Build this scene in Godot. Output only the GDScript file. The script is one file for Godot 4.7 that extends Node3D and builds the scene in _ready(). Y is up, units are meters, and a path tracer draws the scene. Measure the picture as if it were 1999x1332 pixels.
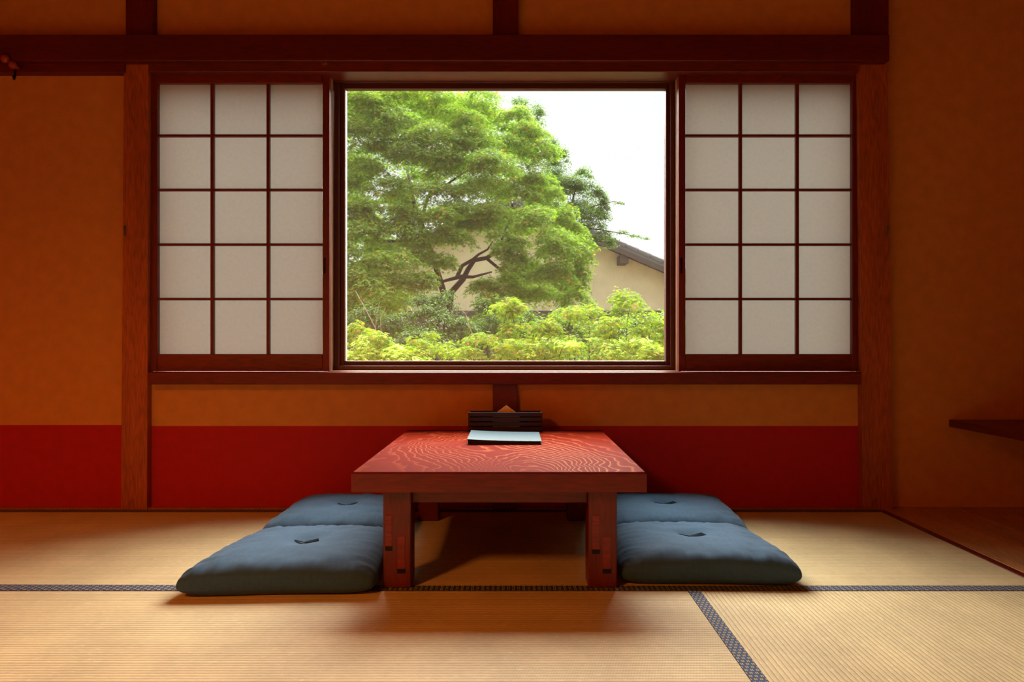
extends Node3D
# Japanese tatami room: picture window between two shoji, low table, four floor cushions, maple garden outside.
const F := 1450.0
const CX := 999.5
const CY := 665.0
const EYE := 0.70
var taken := {}
var M := {}
var T := {}
var rng := RandomNumberGenerator.new()

func X(px: float, d: float) -> float: return (px - CX) * d / F
func Y(py: float, d: float) -> float: return EYE + (CY - py) * d / F
func at(px: float, py: float, d: float) -> Vector3: return Vector3(X(px, d), Y(py, d), -d)

# ---------------------------------------------------------------- naming
func numbered(n: String) -> String:
	if not taken.has(n):
		taken[n] = 0
		return n
	taken[n] += 1
	return "%s_%03d" % [n, taken[n]]

func tag(o, label: String, category: String, group := "", kind := ""):
	if label: o.set_meta("label", label)
	if category: o.set_meta("category", category)
	if group: o.set_meta("group", group)
	if kind: o.set_meta("kind", kind)
	return o

func thing(called: String, label: String, category: String, pos := Vector3.ZERO, group := "", kind := "") -> Node3D:
	var o := Node3D.new()
	o.name = numbered(called)
	add_child(o)
	o.position = pos
	tag(o, label, category, group, kind)
	return o

func part(called: String, mesh: Mesh, mat, parent: Node3D, pos := Vector3.ZERO) -> MeshInstance3D:
	var o := MeshInstance3D.new()
	o.name = called
	o.mesh = mesh
	if mat: o.material_override = mat
	o.cast_shadow = GeometryInstance3D.SHADOW_CASTING_SETTING_ON
	parent.add_child(o, true)
	o.position = pos
	return o

func solo(called: String, mesh: Mesh, mat, label: String, category: String, group := "", kind := "", pos := Vector3.ZERO) -> MeshInstance3D:
	var o := part(numbered(called), mesh, mat, self, pos)
	tag(o, label, category, group, kind)
	return o

# ---------------------------------------------------------------- mesh helpers
func st_new() -> SurfaceTool:
	var st := SurfaceTool.new()
	st.begin(Mesh.PRIMITIVE_TRIANGLES)
	st.set_smooth_group(-1)
	return st

func done(st: SurfaceTool) -> ArrayMesh:
	st.generate_normals()
	return st.commit()

func tri_out(st: SurfaceTool, a: Vector3, b: Vector3, c: Vector3, mid: Vector3):
	var n := Plane(a, b, c).normal
	if n.dot((a + b + c) / 3.0 - mid) < 0.0:
		var k := b
		b = c
		c = k
	for v in [a, b, c]:
		st.add_vertex(v)

func quad_out(st: SurfaceTool, a: Vector3, b: Vector3, c: Vector3, d: Vector3, mid: Vector3):
	tri_out(st, a, b, c, mid)
	tri_out(st, a, c, d, mid)

# chamfered box between two corners
func add_box(st: SurfaceTool, lo: Vector3, hi: Vector3, c := 0.002):
	var l := lo.min(hi)
	var h := lo.max(hi)
	var mid := (l + h) / 2
	var e := (h - l) / 2
	c = minf(c, minf(e.x, minf(e.y, e.z)) * 0.45)
	var p := func(s: Vector3, ax: int) -> Vector3:
		var q := e - Vector3(c, c, c)
		q[ax] = e[ax]
		return mid + Vector3(q.x * s.x, q.y * s.y, q.z * s.z)
	for ax in 3:
		var b := (ax + 1) % 3
		var g := (ax + 2) % 3
		for s in [-1.0, 1.0]:
			var k := []
			for uv in [[-1, -1], [1, -1], [1, 1], [-1, 1]]:
				var v := Vector3()
				v[ax] = s
				v[b] = uv[0]
				v[g] = uv[1]
				k.append(p.call(v, ax))
			quad_out(st, k[0], k[1], k[2], k[3], mid)
		for s in [-1.0, 1.0]:
			for t in [-1.0, 1.0]:
				var v0 := Vector3()
				v0[ax] = -1
				v0[b] = s
				v0[g] = t
				var v1 := v0
				v1[ax] = 1
				quad_out(st, p.call(v0, b), p.call(v1, b), p.call(v1, g), p.call(v0, g), mid)
	for sx in [-1.0, 1.0]:
		for sy in [-1.0, 1.0]:
			for sz in [-1.0, 1.0]:
				var v := Vector3(sx, sy, sz)
				tri_out(st, p.call(v, 0), p.call(v, 1), p.call(v, 2), mid)

func box(lo: Vector3, hi: Vector3, c := 0.002) -> ArrayMesh:
	var st := st_new()
	add_box(st, lo, hi, c)
	return done(st)

# box given by pixel rectangle on the plane at depth d (front face) and thickness t behind it
func pbox(x0: float, y0: float, x1: float, y1: float, d: float, t: float, c := 0.002) -> ArrayMesh:
	return box(Vector3(X(x0, d), Y(y0, d), -d), Vector3(X(x1, d), Y(y1, d), -d - t), c)

# solid with four-sided cross-sections: two quads
func hexa(q0: Array, q1: Array) -> ArrayMesh:
	var st := st_new()
	var mid := Vector3()
	for v in q0 + q1: mid += v / 8.0
	quad_out(st, q0[0], q0[1], q0[2], q0[3], mid)
	quad_out(st, q1[0], q1[1], q1[2], q1[3], mid)
	for k in 4:
		var n := (k + 1) % 4
		quad_out(st, q0[k], q0[n], q1[n], q1[k], mid)
	return done(st)

func add_tube(st: SurfaceTool, pts: Array, radii: Array, sides := 7):
	st.set_smooth_group(0)
	var rings := []
	for i in pts.size():
		var dir: Vector3
		if i == 0: dir = pts[1] - pts[0]
		elif i == pts.size() - 1: dir = pts[i] - pts[i - 1]
		else: dir = pts[i + 1] - pts[i - 1]
		dir = dir.normalized()
		var u := dir.cross(Vector3(0.31, 0.1, 0.94)).normalized()
		var w := dir.cross(u)
		var ring := []
		for k in sides:
			var a := TAU * k / sides
			ring.append(pts[i] + (u * cos(a) + w * sin(a)) * radii[i])
		rings.append(ring)
	for i in rings.size() - 1:
		for k in sides:
			var n := (k + 1) % sides
			var mid: Vector3 = (pts[i] + pts[i + 1]) / 2
			quad_out(st, rings[i][k], rings[i][n], rings[i + 1][n], rings[i + 1][k], mid)
	for e in [0, rings.size() - 1]:
		var inner: Vector3 = pts[1] if e == 0 else pts[e - 1]
		for k in sides:
			tri_out(st, pts[e], rings[e][k], rings[e][(k + 1) % sides], inner)
	st.set_smooth_group(-1)

func tube(pts: Array, radii: Array, sides := 7) -> ArrayMesh:
	var st := st_new()
	add_tube(st, pts, radii, sides)
	return done(st)

# flat top rectangle with uv in metres (long ridges along u), sides too
func mat_slab(x0: float, x1: float, z0: float, z1: float, thick: float, along_x: bool) -> ArrayMesh:
	var st := st_new()
	var uv := func(p: Vector3) -> Vector2: return Vector2(p.x, p.z) if along_x else Vector2(p.z, p.x)
	var l := Vector3(x0, -thick, z0)
	var h := Vector3(x1, 0, z1)
	var mid := (l + h) / 2
	var top := [Vector3(x0, 0, z0), Vector3(x1, 0, z0), Vector3(x1, 0, z1), Vector3(x0, 0, z1)]
	var bot := []
	for v in top: bot.append(v - Vector3(0, thick, 0))
	var faces := [[top[0], top[1], top[2], top[3]]]
	for k in 4: faces.append([top[k], top[(k + 1) % 4], bot[(k + 1) % 4], bot[k]])
	for f in faces:
		for t in [[0, 1, 2], [0, 2, 3]]:
			var a: Vector3 = f[t[0]]
			var b: Vector3 = f[t[1]]
			var c: Vector3 = f[t[2]]
			if Plane(a, b, c).normal.dot((a + b + c) / 3.0 - mid) < 0:
				var k := b
				b = c
				c = k
			for v in [a, b, c]:
				st.set_uv(uv.call(v))
				st.set_uv2(uv.call(v))
				st.add_vertex(v)
	st.generate_normals()
	st.generate_tangents()
	return st.commit()

# cloth edging strip between two end segments, top uv: u along, v across 0..1
func strip(a0: Vector3, a1: Vector3, b0: Vector3, b1: Vector3, h: float) -> ArrayMesh:
	var st := st_new()
	var length := (b0 - a0).length()
	var up := Vector3(0, h, 0)
	var tops := [[a0 + up, Vector2(0, 0)], [b0 + up, Vector2(length, 0)], [b1 + up, Vector2(length, 1)], [a1 + up, Vector2(0, 1)]]
	var bots := [[a0, Vector2(0, 0)], [b0, Vector2(length, 0)], [b1, Vector2(length, 1)], [a1, Vector2(0, 1)]]
	var mid := (a0 + a1 + b0 + b1) / 4.0
	var faces := [tops]
	for k in 4: faces.append([tops[k], tops[(k + 1) % 4], bots[(k + 1) % 4], bots[k]])
	for f in faces:
		for t in [[0, 1, 2], [0, 2, 3]]:
			var a = f[t[0]]
			var b = f[t[1]]
			var c = f[t[2]]
			if Plane(a[0], b[0], c[0]).normal.dot((a[0] + b[0] + c[0]) / 3.0 - mid + Vector3(0, h * 0.5, 0)) < 0:
				var k = b
				b = c
				c = k
			for v in [a, b, c]:
				st.set_uv(v[1])
				st.add_vertex(v[0])
	return done(st)

# ---------------------------------------------------------------- textures
func noise_image(n: int, freq: float, octaves: int, seed_: int) -> Image:
	var f := FastNoiseLite.new()
	f.noise_type = FastNoiseLite.TYPE_SIMPLEX_SMOOTH
	f.seed = seed_
	f.frequency = freq
	f.fractal_octaves = octaves
	return f.get_seamless_image(n, n)

func tex(img: Image) -> ImageTexture:
	img.generate_mipmaps()
	return ImageTexture.create_from_image(img)

func make_textures():
	# wood grain: contour bands of a noise, stretched along the grain by the material's scale
	var a := noise_image(512, 0.006, 3, 11)
	var b := noise_image(512, 0.08, 3, 12)
	var g := Image.create(512, 512, false, Image.FORMAT_RGB8)
	for y in 512:
		for x in 512:
			var v: float = a.get_pixel(x, y).r
			var r := fposmod(v * 9.0, 1.0)
			var line := pow(r, 3.0) * 0.5 + smoothstep(0.93, 1.0, r) * -0.3
			var k := 0.98 - 0.24 * line - 0.22 * (1.0 - b.get_pixel(x, y).r) - 0.15 * (1.0 - v)
			g.set_pixel(x, y, Color(k, k * (0.96 + 0.04 * r), k * (0.93 + 0.07 * r)))
	T.wood = tex(g)
	# plaster: fine sand
	var s := noise_image(512, 0.22, 3, 21)
	var s2 := noise_image(512, 0.012, 3, 22)
	var p := Image.create(512, 512, false, Image.FORMAT_RGB8)
	for y in 512:
		for x in 512:
			var k: float = 0.86 + 0.10 * s.get_pixel(x, y).r + 0.06 * s2.get_pixel(x, y).r
			p.set_pixel(x, y, Color(k, k, k))
	T.plaster = tex(p)
	T.sand = tex(s)
	# woven rush: 16 ridges in the tile across v, stalks along u
	var fib := noise_image(512, 0.05, 4, 31)
	var w := Image.create(512, 512, false, Image.FORMAT_RGB8)
	var wh := Image.create(512, 512, false, Image.FORMAT_RGB8)
	var r2 := RandomNumberGenerator.new()
	r2.seed = 5
	var ridge_tone := []
	for k in 16: ridge_tone.append(r2.randf_range(-0.015, 0.015))
	for y in 512:
		var q := fposmod(y / 32.0, 1.0)
		var row := int(y / 32.0)
		var hump := pow(sin(PI * q), 0.55)
		for x in 512:
			var st_: float = fib.get_pixel((x / 4 + row * 37) % 512, (y * 3) % 512).r
			var dash := 0.5 + 0.5 * sin(TAU * (x / 16.0 + q * 0.9 + (0.5 if row % 2 else 0.0)))
			var k: float = 0.90 + ridge_tone[row] + 0.13 * (st_ - 0.5) + 0.035 * (dash - 0.5)
			var groove := 1.0 - smoothstep(0.0, 0.13, minf(q, 1.0 - q))
			k -= 0.20 * groove
			w.set_pixel(x, y, Color(clampf(k, 0, 1), clampf(k - 0.035 * groove, 0, 1), clampf(k - 0.06 * groove, 0, 1)))
			var hh := clampf(hump * 0.8 + 0.12 * dash * hump + 0.08 * st_, 0, 1)
			wh.set_pixel(x, y, Color(hh, hh, hh))
	T.rush = tex(w)
	T.rush_height = tex(wh)
	# wear on the mats: broad tone patches and small pale scuffs with their own outline
	var d1 := noise_image(1024, 0.006, 4, 41)
	var d2 := noise_image(1024, 0.05, 3, 42)
	var d := Image.create(1024, 1024, false, Image.FORMAT_RGB8)
	for y in 1024:
		for x in 1024:
			var k: float = 0.90 + 0.10 * d1.get_pixel(x, y).r
			var f: float = d2.get_pixel(x, (y * 2) % 1024).r
			var pale := smoothstep(0.70, 0.84, f) * 0.10
			d.set_pixel(x, y, Color(minf(k + pale * 0.4, 1), minf(k + pale * 0.7, 1), minf(k + pale * 1.3, 1)))
	T.wear = tex(d)
	# cloth edging: navy with small cream four-petal flowers, staggered
	var e := Image.create(128, 192, false, Image.FORMAT_RGB8)
	var flowers := []
	for j in 3:
		flowers.append(Vector2(32, 32 + j * 64))
	for j in 4:
		flowers.append(Vector2(96, j * 64))
	for y in 192:
		for x in 128:
			var col := Color(0.13, 0.22, 0.36)
			if (x + y) % 4 < 2: col = Color(0.16, 0.27, 0.42)
			for c in flowers:
				var dd := Vector2(absf(x - c.x), absf(y - c.y))
				var petal := Vector2(dd.x - 10, dd.y - 10)
				if absf(petal.x) < 7 and absf(petal.y) < 7: col = Color(0.80, 0.72, 0.50)
				elif dd.length() < 4: col = Color(0.55, 0.30, 0.22)
				elif dd.x < 18 and dd.y < 18: col = Color(0.05, 0.08, 0.15)
			if y < 6 or y > 186: col = Color(0.03, 0.05, 0.10)
			e.set_pixel(x, y, col)
	T.edging = tex(e)
	# washi: pale with short curved fibres
	var wash := Image.create(1024, 1024, false, Image.FORMAT_RGB8)
	var cl := noise_image(1024, 0.02, 4, 51)
	for y in 1024:
		for x in 1024:
			var k: float = 0.97 + 0.03 * cl.get_pixel(x, y).r
			wash.set_pixel(x, y, Color(k, k, k))
	for n in 900:
		var px := r2.randf_range(0, 1024)
		var py := r2.randf_range(0, 1024)
		var ang := r2.randf_range(0, TAU)
		var bend := r2.randf_range(-0.07, 0.07)
		var dark := r2.randf_range(0.03, 0.12)
		for k in r2.randi_range(14, 46):
			px += cos(ang)
			py += sin(ang)
			ang += bend
			var ix := posmod(int(px), 1024)
			var iy := posmod(int(py), 1024)
			var o: Color = wash.get_pixel(ix, iy)
			wash.set_pixel(ix, iy, Color(o.r - dark, o.g - dark * 0.9, o.b - dark * 0.9))
	T.washi = tex(wash)
	# indigo linen weave
	var li := Image.create(256, 256, false, Image.FORMAT_RGB8)
	var ln := noise_image(256, 0.03, 4, 61)
	var thr := []
	for k in 512: thr.append(r2.randf_range(0.82, 1.0))
	for y in 256:
		for x in 256:
			var over := (x / 2 + y / 2) % 2
			var k: float = (thr[x] if over else thr[256 + y]) * (0.86 + 0.14 * ln.get_pixel(x, y).r)
			li.set_pixel(x, y, Color(k, k, k))
	T.linen = tex(li)
	# tabletop: brushed-out grain with two cathedral whorls, pale hard lines
	var n1 := noise_image(768, 0.0035, 3, 71)
	var n2 := noise_image(768, 0.12, 2, 72)
	var tt := Image.create(768, 768, false, Image.FORMAT_RGB8)
	var th := Image.create(768, 768, false, Image.FORMAT_RGB8)
	for y in 768:
		var v := y / 768.0
		for x in 768:
			var u := x / 768.0
			var nn: float = n1.get_pixel(x, y).r - 0.5
			var wob: float = n1.get_pixel((x * 3) % 768, (y * 3) % 768).r - 0.5
			var uu := u + nn * 0.10 + wob * 0.015
			var vv := v + nn * 0.10 + wob * 0.02
			var h1 := exp(-(pow((uu - 0.34) / 0.20, 2) + pow((vv - 0.45) / 0.30, 2)))
			var h2 := exp(-(pow((uu - 0.62) / 0.24, 2) + pow((vv - 1.10) / 0.60, 2)))
			var hgt := h1 * 1.0 + h2 * 1.7 + vv * 0.10 + wob * 0.05
			var q := fposmod(hgt * 11.0, 1.0)
			var strong := clampf(h1 * (1.0 - h1) * 2.0 + h2 * (1.05 - h2) * 4.2 * smoothstep(0.45, 0.75, u) + 0.12, 0, 1)
			var str_: float = n2.get_pixel(x, (y * 5) % 768).r
			var line := smoothstep(0.66, 0.84, q) * (1.0 - smoothstep(0.92, 1.0, q)) * (0.45 + 0.55 * str_) * strong
			var base := Color(0.55, 0.14, 0.07).lerp(Color(0.72, 0.25, 0.12), clampf(str_ * 0.5 + q * 0.4, 0, 1))
			tt.set_pixel(x, y, base.lerp(Color(1.0, 0.80, 0.66), line))
			var hh := clampf(0.35 + 0.55 * line + 0.12 * str_, 0, 1)
			th.set_pixel(x, y, Color(hh, hh, hh))
	T.table = tex(tt)
	T.table_height = tex(th)

# ---------------------------------------------------------------- materials
func mat(col: Color, rough := 0.6, t: Texture2D = null, scale := Vector3.ONE, world := true) -> StandardMaterial3D:
	var m := StandardMaterial3D.new()
	m.albedo_color = col
	m.roughness = rough
	if t:
		m.albedo_texture = t
		m.uv1_triplanar = true
		m.uv1_world_triplanar = world
		m.uv1_scale = scale
	return m

func wood(col: Color, axis: int, rough := 0.45) -> StandardMaterial3D:
	var s := Vector3(2.6, 2.6, 2.6)
	s[axis] = 0.30
	return mat(col, rough, T.wood, s)

func make_materials():
	M.plaster = mat(Color(0.88, 0.61, 0.30), 0.95, T.plaster, Vector3(2.2, 2.2, 2.2))
	M.red = mat(Color(0.74, 0.06, 0.08), 0.8, T.plaster, Vector3(3, 3, 3))
	M.post = wood(Color(0.86, 0.46, 0.21), 1)
	M.beam = wood(Color(0.50, 0.12, 0.085), 0)
	M.beam_y = wood(Color(0.50, 0.10, 0.06), 1)
	M.lintel = wood(Color(0.56, 0.20, 0.10), 0)
	M.sill = wood(Color(0.55, 0.13, 0.07), 0)
	M.shoji_x = wood(Color(0.58, 0.18, 0.09), 0)
	M.shoji_y = wood(Color(0.56, 0.17, 0.085), 1)
	M.pale_y = wood(Color(0.80, 0.62, 0.42), 1)
	M.lit_lip_x = wood(Color(0.80, 0.62, 0.42), 0)
	M.sash = mat(Color(0.33, 0.15, 0.10), 0.5)
	M.sash.metallic = 0.1
	M.edge_glint = mat(Color(0.62, 0.62, 0.60), 0.5)
	M.dark_metal = mat(Color(0.12, 0.07, 0.05), 0.4)
	M.dark_metal.metallic = 0.6
	M.brass = mat(Color(0.62, 0.47, 0.28), 0.35)
	M.brass.metallic = 0.7
	M.iron = mat(Color(0.25, 0.15, 0.10), 0.45)
	M.iron.metallic = 0.5
	M.glass = StandardMaterial3D.new()
	M.glass.albedo_color = Color(1, 1, 1, 0.03)
	M.glass.transparency = BaseMaterial3D.TRANSPARENCY_ALPHA
	M.glass.roughness = 0.0
	M.paper = mat(Color(0.70, 0.705, 0.675), 0.9, T.washi, Vector3(2.4, 2.4, 2.4))
	M.paper.backlight_enabled = true
	M.paper.backlight = Color(0.45, 0.45, 0.44)
	M.tatami = StandardMaterial3D.new()
	M.tatami.albedo_color = Color(0.97, 0.89, 0.665)
	M.tatami.albedo_texture = T.rush
	M.tatami.uv1_scale = Vector3(5.0, 5.0, 1)
	M.tatami.roughness = 0.72
	M.tatami.heightmap_enabled = true
	M.tatami.heightmap_texture = T.rush_height
	M.tatami.heightmap_scale = 0.12
	M.tatami.detail_enabled = true
	M.tatami.detail_albedo = T.wear
	M.tatami.detail_blend_mode = BaseMaterial3D.BLEND_MODE_MUL
	M.tatami.detail_uv_layer = BaseMaterial3D.DETAIL_UV_2
	M.tatami.uv2_scale = Vector3(0.55, 0.55, 1)
	M.edging = StandardMaterial3D.new()
	M.edging.albedo_texture = T.edging
	M.edging.uv1_scale = Vector3(1.0 / 0.029, 1, 1)
	M.edging.roughness = 0.8
	M.board = wood(Color(1.0, 0.74, 0.48), 2, 0.3)
	M.ceiling = wood(Color(0.52, 0.30, 0.16), 2, 0.7)
	M.table_top = StandardMaterial3D.new()
	M.table_top.albedo_texture = T.table
	M.table_top.roughness = 0.62
	M.table_top.metallic_specular = 0.06
	M.table_top.albedo_color = Color(0.68, 0.64, 0.56)
	M.table_top.heightmap_enabled = true
	M.table_top.heightmap_texture = T.table_height
	M.table_top.heightmap_scale = 0.05
	M.table_x = wood(Color(0.56, 0.13, 0.07), 0, 0.35)
	M.table_y = wood(Color(0.52, 0.13, 0.07), 1, 0.35)
	M.table_plug = wood(Color(0.62, 0.17, 0.09), 0, 0.35)
	M.table_z = wood(Color(0.50, 0.12, 0.07), 2, 0.4)
	M.linen = mat(Color(0.24, 0.39, 0.50), 0.95, T.linen, Vector3(7, 7, 7), false)
	M.linen.rim_enabled = true
	M.linen.rim = 0.4
	M.linen.rim_tint = 0.5
	M.thread = mat(Color(0.06, 0.16, 0.20), 0.9)
	M.caddy = wood(Color(0.24, 0.085, 0.065), 0, 0.4)
	M.napkin = mat(Color(0.98, 0.80, 0.42), 0.9)
	M.folder = mat(Color(0.10, 0.08, 0.075), 0.6)
	M.page = mat(Color(0.28, 0.36, 0.385), 0.5)
	M.page.metallic_specular = 0.2
	M.shelf = wood(Color(0.52, 0.17, 0.08), 2, 0.35)
	M.knob = mat(Color(0.85, 0.34, 0.14), 0.4, T.wood, Vector3(6, 6, 6))
	M.bulb = mat(Color(0.9, 0.7, 0.4), 0.5)
	M.bulb.emission_enabled = true
	M.bulb.emission = Color(1.0, 0.72, 0.40)
	M.bulb.emission_energy_multiplier = 1.0
	# outside
	M.bark = mat(Color(0.26, 0.21, 0.18), 0.95, T.plaster, Vector3(5, 5, 5))
	M.twig = mat(Color(0.62, 0.56, 0.50), 0.9)
	M.leaf = StandardMaterial3D.new()
	M.leaf.vertex_color_use_as_albedo = true
	M.leaf.roughness = 0.5
	M.leaf.metallic_specular = 0.35
	M.leaf.cull_mode = BaseMaterial3D.CULL_DISABLED
	M.leaf.backlight_enabled = true
	M.leaf.backlight = Color(0.85, 0.95, 0.45)
	M.cream = mat(Color(1.0, 0.95, 0.80), 0.95, T.plaster, Vector3(0.4, 0.4, 0.4))
	M.tile = mat(Color(0.52, 0.52, 0.52), 0.6, T.plaster, Vector3(2, 2, 2))
	M.eave = mat(Color(0.40, 0.36, 0.33), 0.8)
	M.soil = mat(Color(0.36, 0.32, 0.22), 1.0, T.plaster, Vector3(0.7, 0.7, 0.7))
	M.stone = mat(Color(0.42, 0.40, 0.36), 0.95, T.plaster, Vector3(1, 1, 1))

# ---------------------------------------------------------------- _ready
func _ready():
	rng.seed = 20240
	# camera
	var cam := Camera3D.new()
	cam.name = "camera"
	add_child(cam)
	cam.position = Vector3(0, EYE, 0)
	cam.fov = rad_to_deg(2.0 * atan(666.0 / F))
	cam.near = 0.05
	cam.far = 300.0
	cam.current = true
	# sky: bright overcast
	var sky_m := ProceduralSkyMaterial.new()
	sky_m.sky_top_color = Color(0.95, 0.965, 0.975)
	sky_m.sky_horizon_color = Color(0.955, 0.965, 0.965)
	sky_m.ground_horizon_color = Color(0.70, 0.70, 0.68)
	sky_m.ground_bottom_color = Color(0.40, 0.40, 0.36)
	sky_m.sun_angle_max = 0.1
	var sky := Sky.new()
	sky.sky_material = sky_m
	var env := Environment.new()
	env.background_mode = Environment.BG_SKY
	env.sky = sky
	env.background_energy_multiplier = 1.22
	env.tonemap_mode = Environment.TONE_MAPPER_LINEAR
	env.tonemap_exposure = 1.0
	env.sdfgi_enabled = true
	env.ssao_enabled = true
	env.ssil_enabled = true
	var we := WorldEnvironment.new()
	we.name = "environment"
	we.environment = env
	add_child(we)
	# sun behind thin cloud, high beyond the garden: very soft, from straight ahead
	var sun := DirectionalLight3D.new()
	sun.name = "veiled_sun"
	add_child(sun)
	sun.look_at_from_position(Vector3.ZERO, Vector3(0.0, -sin(deg_to_rad(44)), cos(deg_to_rad(44))), Vector3.UP)
	sun.light_color = Color(1.0, 0.98, 0.95)
	sun.light_energy = 13.5
	sun.light_angular_distance = 85.0
	sun.sky_mode = DirectionalLight3D.SKY_MODE_LIGHT_ONLY
	sun.shadow_enabled = true

	make_textures()
	make_materials()
	build_shell()
	build_floor()
	build_window()
	build_shoji()
	build_table()
	build_cushions()
	build_small_things()
	build_lamp()
	build_garden()

# ---------------------------------------------------------------- room
const DW := 3.11     # plaster face
const DP := 3.075    # post face
const XL := -3.0
const XR := 2.42
const ZB := 1.9
const YC := 2.5

func build_shell():
	# wall with the window: plaster panels and red paper wainscot between the posts
	var wb := thing("wall_back", "ochre plaster wall with red lower band around the wide window", "wall", Vector3.ZERO, "", "structure")
	var out := 3.27
	var pl := func(x0: float, x1: float, y0: float, y1: float, d: float, called: String, m):
		part(called, box(Vector3(x0, y0, -d), Vector3(x1, y1, -out), 0.0), m, wb)
	var xp0 := X(260, DP)
	var xp1 := X(1711, DP)
	var ys := Y(740, DW)
	var yr := Y(831, DW)
	pl.call(XL, xp0, Y(829, DW), YC, DW, "plaster_panel", M.plaster)
	pl.call(XL, xp0, -0.06, Y(829, DW), DW - 0.001, "red_wainscot", M.red)
	pl.call(xp0, 0, yr, ys, DW, "plaster_panel", M.plaster)
	pl.call(0, xp1, yr, ys, DW, "plaster_panel", M.plaster)
	pl.call(xp0, xp1, -0.06, yr, DW - 0.001, "red_wainscot", M.red)
	pl.call(xp0, 0, Y(125, DW), YC, DW, "plaster_panel", M.plaster)
	pl.call(0, xp1, Y(125, DW), YC, DW, "plaster_panel", M.plaster)
	pl.call(xp1, XR, -0.06, YC, 3.135, "plaster_panel", M.plaster)
	# other walls, ceiling
	solo("wall_left", box(Vector3(XL, -0.06, -3.27), Vector3(XL - 0.12, YC, ZB), 0.0), M.plaster, "plain ochre plaster side wall of the tatami room", "wall", "", "structure")
	solo("wall_right", box(Vector3(XR, -0.06, -3.27), Vector3(XR + 0.12, YC, ZB), 0.0), M.plaster, "ochre plaster side wall carrying the low wooden shelf", "wall", "", "structure")
	solo("wall_front", box(Vector3(XL, -0.06, ZB), Vector3(XR, YC, ZB + 0.12), 0.0), M.plaster, "plain ochre plaster wall opposite the window", "wall", "", "structure")
	solo("ceiling", box(Vector3(XL - 0.12, YC, -3.27), Vector3(XR + 0.12, YC + 0.1, ZB + 0.12), 0.0), M.ceiling, "brown boarded wooden ceiling above the tatami room", "ceiling", "", "structure")
	# posts
	var post := func(xa0: float, xa1: float, xb0: float, xb1: float, n: int, label: String):
		var y0 := 0.0
		var y1 := Y(117, DP)
		var q0 := [Vector3(X(xb0, DP), y0, -DP), Vector3(X(xb1, DP), y0, -DP), Vector3(X(xb1, DP), y0, -out), Vector3(X(xb0, DP), y0, -out)]
		var q1 := [Vector3(X(xa0, DP), y1, -DP), Vector3(X(xa1, DP), y1, -DP), Vector3(X(xa1, DP), y1, -out), Vector3(X(xa0, DP), y1, -out)]
		solo("trim_%d" % n, hexa(q0, q1), M.post, label, "post", "", "structure")
	post.call(242, 290, 236, 287, 1, "reddish brown wooden post at the coat hook end of the window")
	post.call(1676, 1733, 1684, 1742, 2, "reddish brown wooden post beside the bare wooden floorboards")
	var up := func(x0: float, x1: float, n: int, label: String):
		solo("trim_%d" % n, box(Vector3(X(x0, DP), Y(90, DP), -DP), Vector3(X(x1, DP), YC, -DW - 0.03), 0.002), M.beam_y, label, "post", "", "structure")
	up.call(245, 299, 3, "dark upper post above the beam, in line with coat hook end post")
	up.call(962, 1012, 4, "short dark upright above the beam over the window's middle")
	up.call(1668, 1735, 5, "dark upper post above the beam's end by the floorboards")
	# long beam (nageshi) and lintel under it
	solo("trim_6", box(Vector3(XL, Y(66, 3.03), -3.03), Vector3(X(1737, 3.03), Y(117.5, 3.03), -DP), 0.003), M.beam, "long dark red-brown horizontal beam above window and posts", "beam", "", "structure")
	solo("trim_7", box(Vector3(X(289, 3.06), Y(117, 3.06), -3.06), Vector3(X(1677, 3.06), Y(139, 3.06), -3.17), 0.002), M.lintel, "reddish wooden lintel with grooves over the paper screens", "lintel", "", "structure")
	solo("trim_8", box(Vector3(XL, Y(117, 3.065), -3.065), Vector3(X(243, 3.065), Y(140, 3.065), -DW), 0.002), M.beam, "narrow dark batten under the beam, carrying the wooden coat hook", "batten", "", "structure")
	# sill and the stud under it, skirting
	solo("trim_9", box(Vector3(X(287, 3.05), Y(726, 3.05), -3.05), Vector3(X(1682, 3.05), Y(750, 3.05), -3.27), 0.003), M.sill, "reddish wooden window sill running below both paper screens", "sill", "", "structure")
	solo("trim_10", box(Vector3(X(962, 3.085), 0.0, -3.085), Vector3(X(1010, 3.085), Y(748, 3.085), -DW), 0.002), M.sill, "short reddish stud below the sill behind the table", "post", "", "structure")
	var bb := thing("baseboard_back", "thin pale wooden strip along foot of the red wall", "skirting", Vector3.ZERO, "", "structure")
	for s in [[XL, X(236, DP)], [X(287, DP), X(962, 3.085)], [X(1010, 3.085), X(1684, DP)]]:
		part("strip", box(Vector3(s[0], -0.02, -3.078), Vector3(s[1], 0.008, -DW), 0.001), M.post, bb)

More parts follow.
